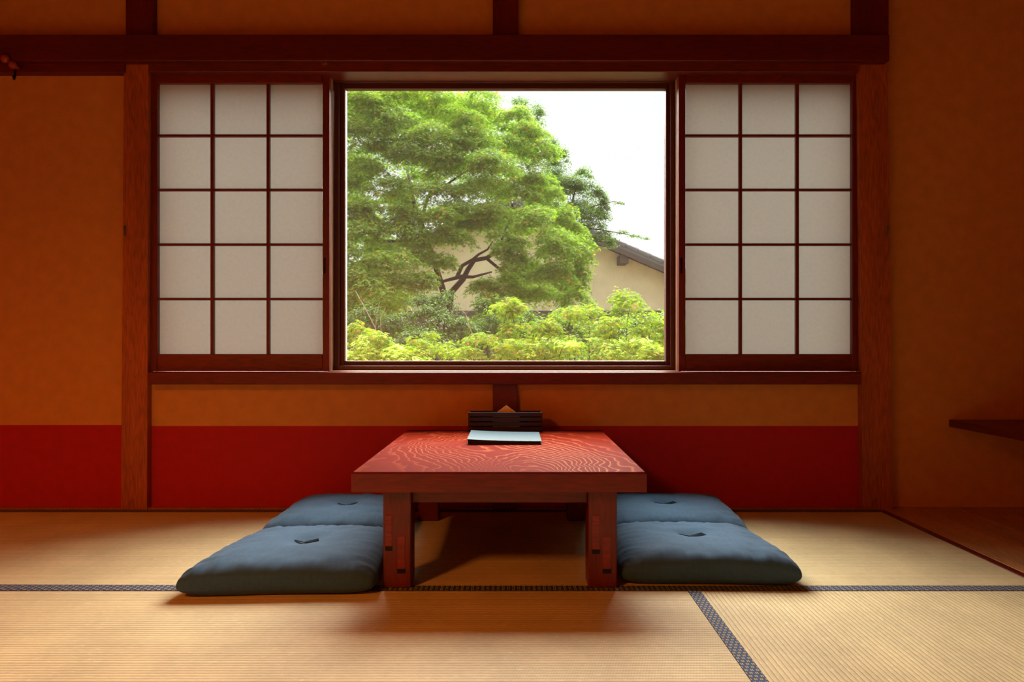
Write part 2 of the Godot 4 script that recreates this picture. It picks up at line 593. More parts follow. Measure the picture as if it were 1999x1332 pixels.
func build_floor():
	var fl := thing("floor", "woven straw tatami mats with navy edging beside bare floorboards", "floor", Vector3.ZERO, "", "structure")
	var tm := func(x0: float, x1: float, z0: float, z1: float, along_x: bool) -> MeshInstance3D:
		return part("tatami_mat", mat_slab(x0, x1, z0, z1, 0.055, along_x), M.tatami, fl)
	var ed := func(p: MeshInstance3D, a0: Vector3, a1: Vector3, b0: Vector3, b1: Vector3):
		part("cloth_edging", strip(a0, a1, b0, b1, 0.0016), M.edging, p)
	var xe := 1.511
	var zf := -3.075
	var zm := -2.078
	# far row of mats
	var j := -0.38
	var m1: MeshInstance3D = tm.call(j, xe, zf, zm, true)
	ed.call(m1, Vector3(j, 0, zf), Vector3(j, 0, zf + 0.038), Vector3(xe, 0, zf), Vector3(xe, 0, zf + 0.038))
	ed.call(m1, Vector3(j, 0, zm - 0.042), Vector3(j, 0, zm), Vector3(xe, 0, zm - 0.042), Vector3(xe, 0, zm))
	var m2: MeshInstance3D = tm.call(XL, j - 0.001, zf, zm, true)
	ed.call(m2, Vector3(XL, 0, zf), Vector3(XL, 0, zf + 0.038), Vector3(j - 0.001, 0, zf), Vector3(j - 0.001, 0, zf + 0.038))
	ed.call(m2, Vector3(XL, 0, zm - 0.062), Vector3(XL, 0, zm), Vector3(j - 0.001, 0, zm - 0.045), Vector3(j - 0.001, 0, zm))
	# near mats
	var xm := 0.527
	var m3: MeshInstance3D = tm.call(XL, xm, zm + 0.001, -0.10, true)
	ed.call(m3, Vector3(xm - 0.036, 0, zm + 0.001), Vector3(xm, 0, zm + 0.001), Vector3(xm - 0.036, 0, -0.10), Vector3(xm, 0, -0.10))
	tm.call(xm + 0.001, xe, zm + 0.001, -0.10, false)
	tm.call(XL, xe, -0.099, ZB, true)
	# boards by the side wall
	var bx := [xe + 0.002, 1.545, 1.86, 2.17, XR]
	for k in 4:
		part("floorboard" if k else "edge_strip", box(Vector3(bx[k], -0.055, -3.135), Vector3(bx[k + 1] - 0.002, 0.0 if k else 0.001, ZB), 0.002), M.board if k else M.shelf, fl)
	part("subfloor", box(Vector3(XL - 0.12, -0.16, -3.27), Vector3(XR + 0.12, -0.056, ZB + 0.12), 0.0), M.board, fl)

# ---------------------------------------------------------------- window and shoji
func build_window():
	var w := thing("window_1", "brown metal sash window with one wide clear pane facing garden", "window", Vector3.ZERO, "", "structure")
	var d := 3.19
	var xl := X(288, DP)
	var xr := X(1683, DP)
	# outer frame
	part("frame_sill", box(Vector3(xl, Y(748, 3.05), -3.17), Vector3(xr, Y(713, d), -3.26), 0.002), M.sash, w)
	part("frame_head", box(Vector3(xl, Y(162, d), -3.17), Vector3(xr, Y(128, DW), -3.26), 0.002), M.sash, w)
	# sash bars
	var bar := func(called: String, x0: float, y0: float, x1: float, y1: float, dd: float, t: float):
		part(called, pbox(x0, y0, x1, y1, dd, t, 0.002), M.sash, w)
	bar.call("sash_rail", 650, 704, 1320, 720, 3.195, 0.035)
	bar.call("sash_rail", 650, 154, 1320, 172, 3.195, 0.035)
	bar.call("sash_stile", 655, 150, 672, 716, 3.19, 0.04)
	bar.call("sash_stile", 1300, 150, 1318, 716, 3.19, 0.04)
	bar.call("jamb", 652, 150, 662, 722, 3.172, 0.03)
	bar.call("jamb", 1309, 150, 1317, 722, 3.172, 0.03)
	part("sash_edge_glint", pbox(671.5, 172, 674.5, 704, 3.192, 0.03, 0.001), M.edge_glint, w)  # light grey strip: the bright reflection on the sash edge, painted as colour
	var pane := func(x0: float, x1: float):
		part("glass_pane", box(Vector3(X(x0, 3.21), Y(714, 3.21), -3.212), Vector3(X(x1, 3.21), Y(160, 3.21), -3.216), 0.0), M.glass, w)
	pane.call(664, 1308)
	pane.call(284, 656)
	pane.call(1316, 1690)
	# pale wooden reveals beside the screens
	part("reveal", box(Vector3(X(636, 3.1), Y(725, 3.131), -3.131), Vector3(X(643, 3.1), Y(140, 3.131), -3.20), 0.001), M.pale_y, w)
	part("reveal", box(Vector3(X(1325, 3.1), Y(725, 3.131), -3.131), Vector3(X(1332, 3.1), Y(140, 3.131), -3.20), 0.001), M.pale_y, w)
	part("head_groove", pbox(646, 139, 1323, 147, 3.125, 0.02, 0.001), M.beam, w)
	part("head_groove", pbox(648, 146, 1321, 153, 3.145, 0.02, 0.001), M.beam, w)
	part("lit_sill_lip", box(Vector3(X(645, 3.13), Y(727, 3.05) - 0.002, -3.10), Vector3(X(1325, 3.13), Y(726, 3.05) + 0.003, -3.168), 0.001), M.lit_lip_x, w)  # window light on the sill lip, painted in as a pale strip

func build_shoji():
	var d := 3.10
	var spec := [
		{"x": [290.5, 643.0], "in": [307.0, 629.5], "v": [[410.5, 417.0], [520.0, 526.0]], "pull": 633.5,
		 "label": "white paper sliding screen beside the coat hook post, paper loose at corner"},
		{"x": [1325.0, 1682.5], "in": [1338.5, 1664.0], "v": [[1443.0, 1449.0], [1554.0, 1560.0]], "pull": 1330.5,
		 "label": "white paper sliding screen beside the post next to bare floorboards"}]
	var rows := [161.0, 263.5, 369.5, 476.5, 583.0, 690.5]
	for i in 2:
		var s = spec[i]
		var t := thing("shoji_screen", s.label, "paper screen", at((s.x[0] + s.x[1]) / 2, 724, d), "paper screens flanking the window")
		var o: Vector3 = -t.position
		var th := 0.03
		part("stile", pbox(s.x[0], 140, s.in[0], 724, d, th), M.shoji_y, t, o)
		part("stile", pbox(s.in[1], 140, s.x[1], 724, d, th), M.shoji_y, t, o)
		part("rail", pbox(s.in[0], 140, s.in[1], rows[0], d + 0.001, th - 0.002), M.shoji_x, t, o)
		part("rail", pbox(s.in[0], rows[5], s.in[1], 723.5, d + 0.001, th - 0.002), M.shoji_x, t, o)
		for k in range(1, 5):
			part("lattice_bar", pbox(s.in[0], rows[k] - 2.4, s.in[1], rows[k] + 2.4, d + 0.006, 0.016, 0.001), M.shoji_x, t, o)
		for v in s.v:
			part("lattice_bar", pbox(v[0], rows[0], v[1], rows[5], d + 0.005, 0.017, 0.001), M.shoji_y, t, o)
		var xs := [s.in[0], (s.v[0][0] + s.v[0][1]) / 2, (s.v[1][0] + s.v[1][1]) / 2, s.in[1]]
		for r in 5:
			for c in 3:
				var dp := d + 0.0225
				if i == 0 and r == 4 and c == 0:
					part("paper_pane", torn_pane(xs[0], rows[4], xs[1], rows[5] + 1, dp), M.paper, t, o)
				else:
					part("paper_pane", sheet_pane(xs[c], rows[r] - 1, xs[c + 1], rows[r + 1] + 1, dp), M.paper, t, o)
		var fp := part("finger_pull", pbox(s.pull - 2.2, 502, s.pull + 2.2, 533, d - 0.0015, 0.006, 0.001), M.dark_metal, t, o)
		fp.set_meta("label", "dark metal finger pull")

func sheet_pane(x0: float, y0: float, x1: float, y1: float, d: float) -> ArrayMesh:
	var st := st_new()
	quad_out(st, at(x0, y0, d), at(x1, y0, d), at(x1, y1, d), at(x0, y1, d), at((x0 + x1) / 2, (y0 + y1) / 2, d + 0.01))
	return done(st)

func torn_pane(x0: float, y0: float, x1: float, y1: float, d: float) -> ArrayMesh:
	var st := st_new()
	var n := 12
	var mid := at((x0 + x1) / 2, (y0 + y1) / 2, d + 0.01)
	for k in n:
		var a := float(k) / n
		var b := float(k + 1) / n
		var f := func(t: float) -> float: return x0 - 1 + 4.2 * sin(PI * clampf(t * 1.15 - 0.05, 0, 1)) - 1.5 * t
		quad_out(st, at(f.call(a), lerpf(y0, y1, a), d), at(x1, lerpf(y0, y1, a), d), at(x1, lerpf(y0, y1, b), d), at(f.call(b), lerpf(y0, y1, b), d), mid)
	return done(st)

# ---------------------------------------------------------------- table
func build_table():
	var t := thing("low_table", "low red-brown wooden table with swirling pale grain top", "table", Vector3(-0.035, 0, -2.55))
	var o: Vector3 = -t.position
	var yt := 0.336
	var yb := 0.280
	var zf := -2.06
	var zb := -3.035
	var fl := -0.446
	var fr := 0.374
	var bl := -0.430
	var br := 0.369
	# tabletop: top face with grain, chamfered edge, sides
	var c := 0.005
	var mesh := ArrayMesh.new()
	var st := st_new()
	var q := [Vector3(fl + c, yt, zf - c), Vector3(fr - c, yt, zf - c), Vector3(br - c, yt, zb + c), Vector3(bl + c, yt, zb + c)]
	var uvs := [Vector2(0, 1), Vector2(1, 1), Vector2(1, 0), Vector2(0, 0)]
	for k in [0, 3, 2, 0, 2, 1]:
		st.set_uv(uvs[k])
		st.add_vertex(q[k])
	# make sure the face looks up
	st.generate_normals()
	mesh = st.commit(mesh)
	var s2 := st_new()
	var mid := Vector3(-0.035, 0.31, -2.55)
	var e := [Vector3(fl, yt - c, zf), Vector3(fr, yt - c, zf), Vector3(br, yt - c, zb), Vector3(bl, yt - c, zb)]
	var b := []
	for v in e: b.append(Vector3(v.x, yb, v.z))
	for k in 4:
		var n := (k + 1) % 4
		quad_out(s2, q[k], q[n], e[n], e[k], mid)
		quad_out(s2, e[k], e[n], b[n], b[k], mid)
	quad_out(s2, b[0], b[1], b[2], b[3], mid)
	s2.generate_normals()
	mesh = s2.commit(mesh)
	mesh.surface_set_material(0, M.table_top)
	mesh.surface_set_material(1, M.table_x)
	part("tabletop", mesh, null, t, o)
	# legs with inset tenon plugs on the front pair
	var lx := [[-0.365, -0.286], [0.216, 0.297]]
	for i in 2:
		for z in [-2.10, -2.885]:
			var lg := part("leg", box(Vector3(lx[i][0], 0.0005, z), Vector3(lx[i][1], yb, z - 0.085), 0.003), M.table_y, t, o)
			if z > -2.2:
				var x0: float = lx[i][0]
				var plugs := [[0.007, 0.026, 1004.0, 1066.0], [0.040, 0.063, 1046.0, 1110.0]] if i == 0 else [[0.010, 0.032, 1005.0, 1072.0], [0.040, 0.064, 1046.0, 1110.0]]
				for p in plugs:
					part("tenon_plug", box(Vector3(x0 + p[0], Y(p[3], 2.1), z + 0.0015), Vector3(x0 + p[1], Y(p[2], 2.1), z - 0.01), 0.001), M.table_plug, lg)
					var sl := part("mortise_end", box(Vector3(x0 + p[0], Y(p[3] + 9, 2.1), z + 0.0004), Vector3(x0 + p[1] + 0.001, Y(p[3] - 0.5, 2.1), z - 0.01), 0.0), M.dark_metal, lg)
					sl.set_meta("label", "dark end of the mortise")
	part("apron", box(Vector3(-0.286, Y(981, 2.13), -2.13), Vector3(0.216, yb, -2.155), 0.002), M.table_x, t, o)
	part("apron", box(Vector3(-0.286, 0.25, -2.93), Vector3(0.216, yb, -2.955), 0.002), M.table_x, t, o)
	for x in [-0.345, 0.255]:
		part("side_rail", box(Vector3(x, 0.135, -2.185), Vector3(x + 0.024, yb, -2.885), 0.002), M.table_z, t, o)

# ---------------------------------------------------------------- cushions
func cushion_mesh(fl: Vector2, fr: Vector2, br: Vector2, bl: Vector2, T_: float, seed_: int) -> ArrayMesh:
	# corners on the floor (x, z); pillow with a seam at about half its height
	var nz := FastNoiseLite.new()
	nz.seed = seed_
	nz.frequency = 1.0
	nz.fractal_octaves = 2
	var n := 56
	var grid := func(side: float) -> Array:
		var rows := []
		for j in n + 1:
			var row := []
			var v := -cos(PI * j / n)
			for i in n + 1:
				var u := -cos(PI * i / n)
				# edges of the square draw in between the corners
				var pull := 0.045 * pow(u * v, 8.0)
				var uu := u * (1.0 - 0.035 * (1.0 - v * v) - pull)
				var vv := v * (1.0 - 0.035 * (1.0 - u * u) - pull)
				var a := (uu + 1) / 2
				var b := (vv + 1) / 2
				var p := fl.lerp(fr, a).lerp(bl.lerp(br, a), b)
				var fu := pow(maxf(0.0, 1.0 - pow(absf(u), 5.0)), 0.42)
				var fv := pow(maxf(0.0, 1.0 - pow(absf(v), 5.0)), 0.42)
				var full := fu * fv
				var seam := 0.034 + 0.010 * (1.0 - absf(u * v))
				var y := seam
				if side > 0:
					var h := T_ - seam
					y = seam + h * full * (0.93 + 0.10 * (1.0 - 0.5 * (u * u + v * v)))
					y -= 0.018 * exp(-(u * u + v * v) / 0.03)
					var near := smoothstep(0.45, 0.95, maxf(absf(u), absf(v))) * full
					var ang := (u if absf(v) > absf(u) else v) * 9.0
					y += near * 0.008 * nz.get_noise_2d(ang + seed_ * 3.1, maxf(absf(u), absf(v)) * 1.2)
					y += 0.0035 * nz.get_noise_2d(u * 2.2 + 40, v * 2.2) * full
				else:
					y = maxf(0.002, seam - (seam + 0.012) * pow(full, 0.8))
				row.append(Vector3(p.x, y, p.y))
			rows.append(row)
		return rows
	var top: Array = grid.call(1.0)
	var bot: Array = grid.call(-1.0)
	var st := SurfaceTool.new()
	st.begin(Mesh.PRIMITIVE_TRIANGLES)
	st.set_smooth_group(0)
	var cx := (fl + fr + br + bl) / 4
	for j in n:
		for i in n:
			for g in [top, bot]:
				var a: Vector3 = g[j][i]
				var b: Vector3 = g[j][i + 1]
				var c: Vector3 = g[j + 1][i + 1]
				var d: Vector3 = g[j + 1][i]
				var m := (a + b + c + d) / 4
				var mid := m + Vector3(0, -0.05 if g == top else 0.05, 0) - Vector3(m.x - cx.x, 0, m.z - cx.y) * 0.15
				quad_out(st, a, b, c, d, mid)
	st.index()
	st.generate_normals()
	return st.commit()

func build_cushions():
	var spec := [
		[Vector2(-0.925, -2.000), Vector2(-0.372, -2.030), Vector2(-0.368, -2.520), Vector2(-0.855, -2.510), 0.098, "indigo floor cushion at the table's open corner, away from floorboards and wall", 1],
		[Vector2(-0.870, -2.520), Vector2(-0.375, -2.530), Vector2(-0.375, -3.030), Vector2(-0.850, -3.030), 0.098, "indigo floor cushion by the red wall, away from the bare floorboards", 2],
		[Vector2(0.835, -2.095), Vector2(0.303, -2.115), Vector2(0.302, -2.560), Vector2(0.795, -2.540), 0.100, "indigo floor cushion on the floorboards side, away from the red wall", 3],
		[Vector2(0.825, -2.545), Vector2(0.305, -2.565), Vector2(0.305, -3.035), Vector2(0.850, -3.035), 0.098, "indigo floor cushion by the red wall, on the floorboards side", 4]]
	for s in spec:
		var c: Vector2 = (s[0] + s[1] + s[2] + s[3]) / 4.0
		var t := thing("floor_cushion", s[5], "cushion", Vector3(c.x, 0.0, c.y), "indigo cushions around the low table")
		part("cover", cushion_mesh(s[0] - c, s[1] - c, s[2] - c, s[3] - c, s[4], s[6]), M.linen, t)
		var y: float = s[4] * 0.985 - 0.010
		var st := st_new()
		for k in 5:
			var a := Vector3(-0.004 + k * 0.002, y, 0.002 * k)
			add_tube(st, [a + Vector3(-0.03, 0.006, -0.003), a + Vector3(-0.012, 0.003, 0), a, a + Vector3(0.02, 0.004, 0.002 * (k - 2)), a + Vector3(0.042, 0.009, 0.004 * (k - 2))], [0.0012, 0.0014, 0.0018, 0.0014, 0.0010], 5)
		var th := part("tuft_thread", done(st), M.thread, t)
		th.set_meta("label", "dark teal tuft thread")

# ---------------------------------------------------------------- small things
func build_small_things():
	var yt := 0.336
	# slatted caddy on the table
	var t := thing("slatted_caddy", "dark wooden slatted box on the table against the stud", "caddy", Vector3(-0.026, yt, -3.0))
	var x0 := X(914, 2.965) + 0.026
	var x1 := X(1059, 2.965) + 0.026
	part("base", box(Vector3(x0 + 0.004, 0.0005, 0.030), Vector3(x1 - 0.004, 0.008, -0.028), 0.001), M.caddy, t)
	for z in [0.035, -0.027]:
		for k in 4:
			part("slat", box(Vector3(x0, 0.004 + k * 0.0195, z), Vector3(x1, 0.0205 + k * 0.0195, z - 0.007), 0.0015), M.caddy, t)
	for x in [x0, x1 - 0.008]:
		part("end_panel", box(Vector3(x + 0.0005, 0.002, 0.0285), Vector3(x + 0.0075, 0.080, -0.0275), 0.001), M.caddy, t)
	# folded paper in the caddy
	var st := st_new()
	var px := 988.5
	var a := Vector3(X(962, 2.985), yt + 0.012, -2.995)
	var tri3 := [at(px - 26, 810, 2.99), at(px + 26, 810, 2.99), at(px, 790.5, 2.99)]
	var low := [Vector3(tri3[0].x, yt + 0.0085, -2.99), Vector3(tri3[1].x, yt + 0.0085, -2.99)]
	var fr := [low[0], low[1], tri3[1], tri3[2], tri3[0]]
	var mid := Vector3(X(px, 2.99), yt + 0.05, -2.992)
	var bk := []
	for v in fr: bk.append(v + Vector3(0, 0, -0.004))
	for k in range(1, 4):
		tri_out(st, fr[0], fr[k], fr[k + 1], mid)
		tri_out(st, bk[0], bk[k], bk[k + 1], mid)
	for k in 5:
		quad_out(st, fr[k], fr[(k + 1) % 5], bk[(k + 1) % 5], bk[k], mid)
	solo("folded_napkin", done(st), M.napkin, "yellow paper napkin with pointed top standing in slatted box", "napkin")
	# menu folder
	var mf := thing("menu_folder", "flat dark menu folder with pale grey-blue cover on table", "menu", Vector3(-0.03, yt, -2.72))
	var fx0 := X(912, 2.60) + 0.03
	var fx1 := X(1057, 2.60) + 0.03
	part("back_cover", hexa([Vector3(fx0, 0.0005, 0.112), Vector3(fx1, 0.0005, 0.112), Vector3(fx1, 0.0005, -0.15), Vector3(fx0, 0.0005, -0.15)],
		[Vector3(fx0, 0.004, 0.112), Vector3(fx1, 0.004, 0.112), Vector3(fx1, 0.004, -0.15), Vector3(fx0, 0.004, -0.15)]), M.folder, mf)
	part("pages", sheet(fx0 + 0.002, fx1 - 0.002, 0.110, -0.148, 0.0041, 0.0, 0.017, 0.010), M.folder, mf)
	part("front_cover", sheet(fx0 - 0.001, fx1 + 0.001, 0.113, -0.15, 0.0, 1.0, 0.0195, 0.0125), M.page, mf)
	part("rivet", tube([Vector3(fx0 + 0.008, 0.009, 0.1135), Vector3(fx0 + 0.008, 0.009, 0.110)], [0.003, 0.003], 8), M.dark_metal, mf)
	# shelf on the side wall
	var sx := X(1856, 3.12)
	solo("wall_shelf", box(Vector3(sx, Y(833, 3.12), -3.134), Vector3(XR, Y(819, 3.12), -2.1), 0.002), M.shelf, "low reddish wooden shelf fixed to the wall above floorboards", "shelf")
	# coat hook on the batten
	var hk := thing("coat_hook", "wooden coat hook with two round knobs on dark batten", "coat hook", at(31, 128, 3.065))
	part("stem", tube([Vector3(-0.012, 0.012, 0.0), Vector3(-0.012, 0.012, 0.035)], [0.008, 0.008], 10), M.knob, hk)
	part("knob", ball(Vector3(-0.014, 0.013, 0.045), 0.018), M.knob, hk)
	part("stem", tube([Vector3(0.012, -0.008, 0.0), Vector3(0.018, -0.012, 0.04)], [0.008, 0.008], 10), M.knob, hk)
	part("knob", ball(Vector3(0.020, -0.013, 0.048), 0.017), M.knob, hk)
	part("lower_hook", tube([Vector3(0.0, -0.02, 0.004), Vector3(0.004, -0.045, 0.012), Vector3(0.008, -0.062, 0.024), Vector3(0.012, -0.056, 0.036)], [0.005, 0.005, 0.005, 0.004], 8), M.iron, hk)
	# brass catch under the beam
	var cb := thing("brass_catch", "small brass hook plate at beam's lower edge above paper screen", "hook", at(634, 117, 3.06))
	part("plate", box(Vector3(-0.012, -0.020, 0.0), Vector3(0.012, -0.0015, 0.003), 0.001), M.brass, cb)
	part("hook", tube([Vector3(0.004, -0.004, 0.003), Vector3(0.006, -0.008, 0.014), Vector3(0.008, -0.016, 0.016), Vector3(0.004, -0.018, 0.010)], [0.0025, 0.0025, 0.0025, 0.002], 6), M.brass, cb)
	# latch plates on the two posts
	for s in [[243.5, "small bronze latch plate on the coat hook end post"], [1733.0, "small bronze latch plate on the post beside floorboards"]]:
		var lp := thing("latch_plate", s[1], "latch", at(s[0], 450, DP))
		part("plate", box(Vector3(-0.006, -0.033, 0.0), Vector3(0.006, 0.030, 0.002), 0.001), M.brass, lp)
		part("hook", tube([Vector3(0.0, 0.02, 0.002), Vector3(0.001, 0.016, 0.009), Vector3(0.001, -0.012, 0.009), Vector3(0.0, -0.02, 0.004)], [0.003, 0.003, 0.003, 0.0025], 6), M.brass, lp)

func ball(c: Vector3, r: float) -> ArrayMesh:
	var pts := []
	var rad := []
	for k in 9:
		var a := PI * k / 8
		pts.append(c + Vector3(0, 0, -cos(a) * r * 0.8))
		rad.append(maxf(sin(a) * r, 0.0008))
	return tube(pts, rad, 14)

# curved sheet or block of sheets: left edge lifts to yl, right edge to yr; solid between base and top when thick
func sheet(x0: float, x1: float, zf: float, zb: float, base: float, thin: float, yl: float, yr: float) -> ArrayMesh:
	var st := st_new()
	var n := 16
	var top := func(t: float) -> float: return lerpf(yr, yl, pow(1.0 - t, 2.2))
	for k in n:
		var a := float(k) / n
		var b := float(k + 1) / n
		var xa := lerpf(x0, x1, a)
		var xb := lerpf(x0, x1, b)
		var ya: float = top.call(a)
		var yb: float = top.call(b)
		var la: float = ya - 0.0016 if thin > 0 else base
		var lb: float = yb - 0.0016 if thin > 0 else base
		var mid := Vector3((xa + xb) / 2, (ya + yb + la + lb) / 4, (zf + zb) / 2)
		quad_out(st, Vector3(xa, ya, zf), Vector3(xb, yb, zf), Vector3(xb, yb, zb), Vector3(xa, ya, zb), mid)
		quad_out(st, Vector3(xa, la, zf), Vector3(xb, lb, zf), Vector3(xb, lb, zb), Vector3(xa, la, zb), mid)
		quad_out(st, Vector3(xa, ya, zf), Vector3(xb, yb, zf), Vector3(xb, lb, zf), Vector3(xa, la, zf), mid)
		quad_out(st, Vector3(xa, ya, zb), Vector3(xb, yb, zb), Vector3(xb, lb, zb), Vector3(xa, la, zb), mid)
		if k == 0: quad_out(st, Vector3(xa, ya, zf), Vector3(xa, ya, zb), Vector3(xa, la, zb), Vector3(xa, la, zf), mid)
		if k == n - 1: quad_out(st, Vector3(xb, yb, zf), Vector3(xb, yb, zb), Vector3(xb, lb, zb), Vector3(xb, lb, zf), mid)
	return done(st)

# pendant lamp above the room's middle, out of the picture: its warm light falls on walls, table front and shelf
func build_lamp():
	var p := Vector3(-1.72, 2.10, 0.15)
	var t := thing("pendant_lamp", "dark shaded pendant lamp hanging above the tatami", "lamp", p)
	var st := st_new()
	var n := 24
	for k in n:
		var a := TAU * k / n
		var b := TAU * (k + 1) / n
		var r0 := 0.06
		var r1 := 0.21
		var va := Vector3(cos(a), 0, sin(a))
		var vb := Vector3(cos(b), 0, sin(b))
		var up := Vector3(0, 0.14, 0)
		quad_out(st, va * r1, vb * r1, vb * r0 + up, va * r0 + up, Vector3(0, 0.05, 0))
		tri_out(st, up, va * r0 + up, vb * r0 + up, Vector3(0, 0.05, 0))
	part("shade", done(st), M.dark_metal, t)
	part("cord", tube([Vector3(0, 0.14, 0), Vector3(0, YC - p.y, 0)], [0.004, 0.004], 6), M.dark_metal, t)
	part("bulb", ball_y(Vector3(0, 0.05, 0), 0.05), M.bulb, t)
	var l := SpotLight3D.new()
	l.name = "lamp_light"
	t.add_child(l)
	l.position = Vector3(0, -0.02, 0)
	l.rotation_degrees = Vector3(-90, 0, 0)
	l.light_color = Color(1.0, 0.56, 0.22)
	l.light_energy = 4.4
	l.light_size = 0.22
	l.spot_range = 12.0
	l.spot_attenuation = 2.0
	l.spot_angle = 80.0
	l.spot_angle_attenuation = 0.6
	l.shadow_enabled = true

func ball_y(c: Vector3, r: float) -> ArrayMesh:
	var pts := []
	var rad := []
	for k in 9:
		var a := PI * k / 8
		pts.append(c + Vector3(0, -cos(a) * r, 0))
		rad.append(maxf(sin(a) * r, 0.0008))
	return tube(pts, rad, 14)

# ---------------------------------------------------------------- garden
func maple_leaf() -> ArrayMesh:
	var st := st_new()
	var ang := [-128.0, -84.0, -40.0, 0.0, 40.0, 84.0, 128.0]
	var len_ := [0.38, 0.68, 0.92, 1.05, 0.92, 0.68, 0.38]
	var pts := []
	var P := func(deg: float, r: float, lift: float) -> Vector3:
		var a := deg_to_rad(deg)
		return Vector3(sin(a) * r, lift - 0.22 * r * r, cos(a) * r)
	pts.append(P.call(-165.0, 0.14, 0.0))
	for k in 7:
		pts.append(P.call(ang[k] - 7.0 , len_[k] * 0.5, 0.02))
		pts.append(P.call(ang[k], len_[k], 0.0))
		pts.append(P.call(ang[k] + 7.0, len_[k] * 0.5, 0.02))
		pts.append(P.call((ang[k] + ang[k + 1]) / 2 if k < 6 else 165.0, 0.24 if k < 6 else 0.14, -0.02))
	var c := Vector3(0, 0.03, 0)
	for k in pts.size() - 1:
		for v in [c, pts[k + 1], pts[k]]:
			st.add_vertex(v)
	st.generate_normals()
	return st.commit()

func small_leaf() -> ArrayMesh:
	var st := st_new()
	var p := [Vector3(0, 0, -0.5), Vector3(0.28, 0.03, 0.0), Vector3(0.2, 0, 0.35), Vector3(0, -0.08, 0.75), Vector3(-0.2, 0, 0.35), Vector3(-0.28, 0.03, 0.0)]
	for k in range(1, 5):
		for v in [p[0], p[k + 1], p[k]]: st.add_vertex(v)
	st.generate_normals()
	return st.commit()

func leaf_spots(pads: Array, per_px2: float, size: float, seed_: int, shell := 0.35) -> Array:
	var r := RandomNumberGenerator.new()
	r.seed = seed_
	var list := []
	for p in pads:
		var d: float = p[4]
		var c := at(p[0], p[1], d)
		var k := d / F
		var rad := Vector3(p[2] * k, p[3] * k, p[2] * k * 0.9)
		var n := int(p[2] * p[3] * PI * per_px2)
		var tufts := []
		for i in 9:
			var q := Vector3(r.randfn(), r.randfn() + 0.25, r.randfn()).normalized() * r.randf_range(0.35, 0.75)
			tufts.append([c + q * rad, rad * r.randf_range(0.38, 0.58)])
		for i in n:
			var dir := Vector3(r.randfn(), r.randfn(), r.randfn()).normalized()
			if dir.y < -0.1 and r.randf() < 0.85: dir.y = -dir.y
			var s := 1.0 - shell * pow(r.randf(), 1.5) + 0.16 * r.randfn() * 0.6
			var lump := 1.0 + 0.16 * sin(dir.x * 7.0 + p[0]) * sin(dir.z * 6.0 + p[1]) 
			var tf = tufts[i % 9]
			var pos: Vector3 = tf[0] + dir * tf[1] * s * lump
			pos.y -= 0.25 * Vector2(pos.x - c.x, pos.z - c.z).length_squared() / rad.x * rad.y / rad.x
			var up := (dir * 0.55 + Vector3(0, 0.75, 0) + Vector3(r.randfn(), r.randfn(), r.randfn()) * 0.33).normalized()
			var out := Vector3(dir.x, -0.25, dir.z) + Vector3(r.randfn(), r.randfn(), r.randfn()) * 0.6
			var fwd := (out - up * out.dot(up)).normalized()
			var sz := size * r.randf_range(0.65, 1.2)
			var b := Basis(up.cross(fwd), up, fwd).scaled(Vector3(sz, sz, sz))
			list.append([Transform3D(b, pos), r.randf(), r.randf(), dir])
	return list

func leaf_color(pal: Array, a: float, b: float) -> Color:
	# pal: dark, light, accent, accent share
	if a < pal[3]: return pal[2]
	var c: Color = pal[0].lerp(pal[1], b)
	return c

func foliage(parent: Node3D, called: String, list: Array, mesh: Mesh, pal: Array):
	var mm := MultiMesh.new()
	mm.transform_format = MultiMesh.TRANSFORM_3D
	mm.use_colors = true
	mm.mesh = mesh
	mm.instance_count = list.size()
	for i in list.size():
		mm.set_instance_transform(i, list[i][0])
		mm.set_instance_color(i, leaf_color(pal, list[i][1], list[i][2]))
	var o := MultiMeshInstance3D.new()
	o.name = called
	o.multimesh = mm
	o.material_override = M.leaf
	o.set_meta("kind", "stuff")
	parent.add_child(o, true)
	o.position = -parent.position
	return o

func branch(parent: Node3D, pts: Array, called := "branch", m = null):
	# pts: [px, py, depth, radius]
	var a := []
	var r := []
	for p in pts:
		var v := at(p[0], p[1], p[2])
		if p[1] >= 755: v.y = -0.56
		a.append(v - parent.position)
		r.append(p[3] * 0.55)
	part(called, tube(a, r, 7), m if m else M.bark, parent)

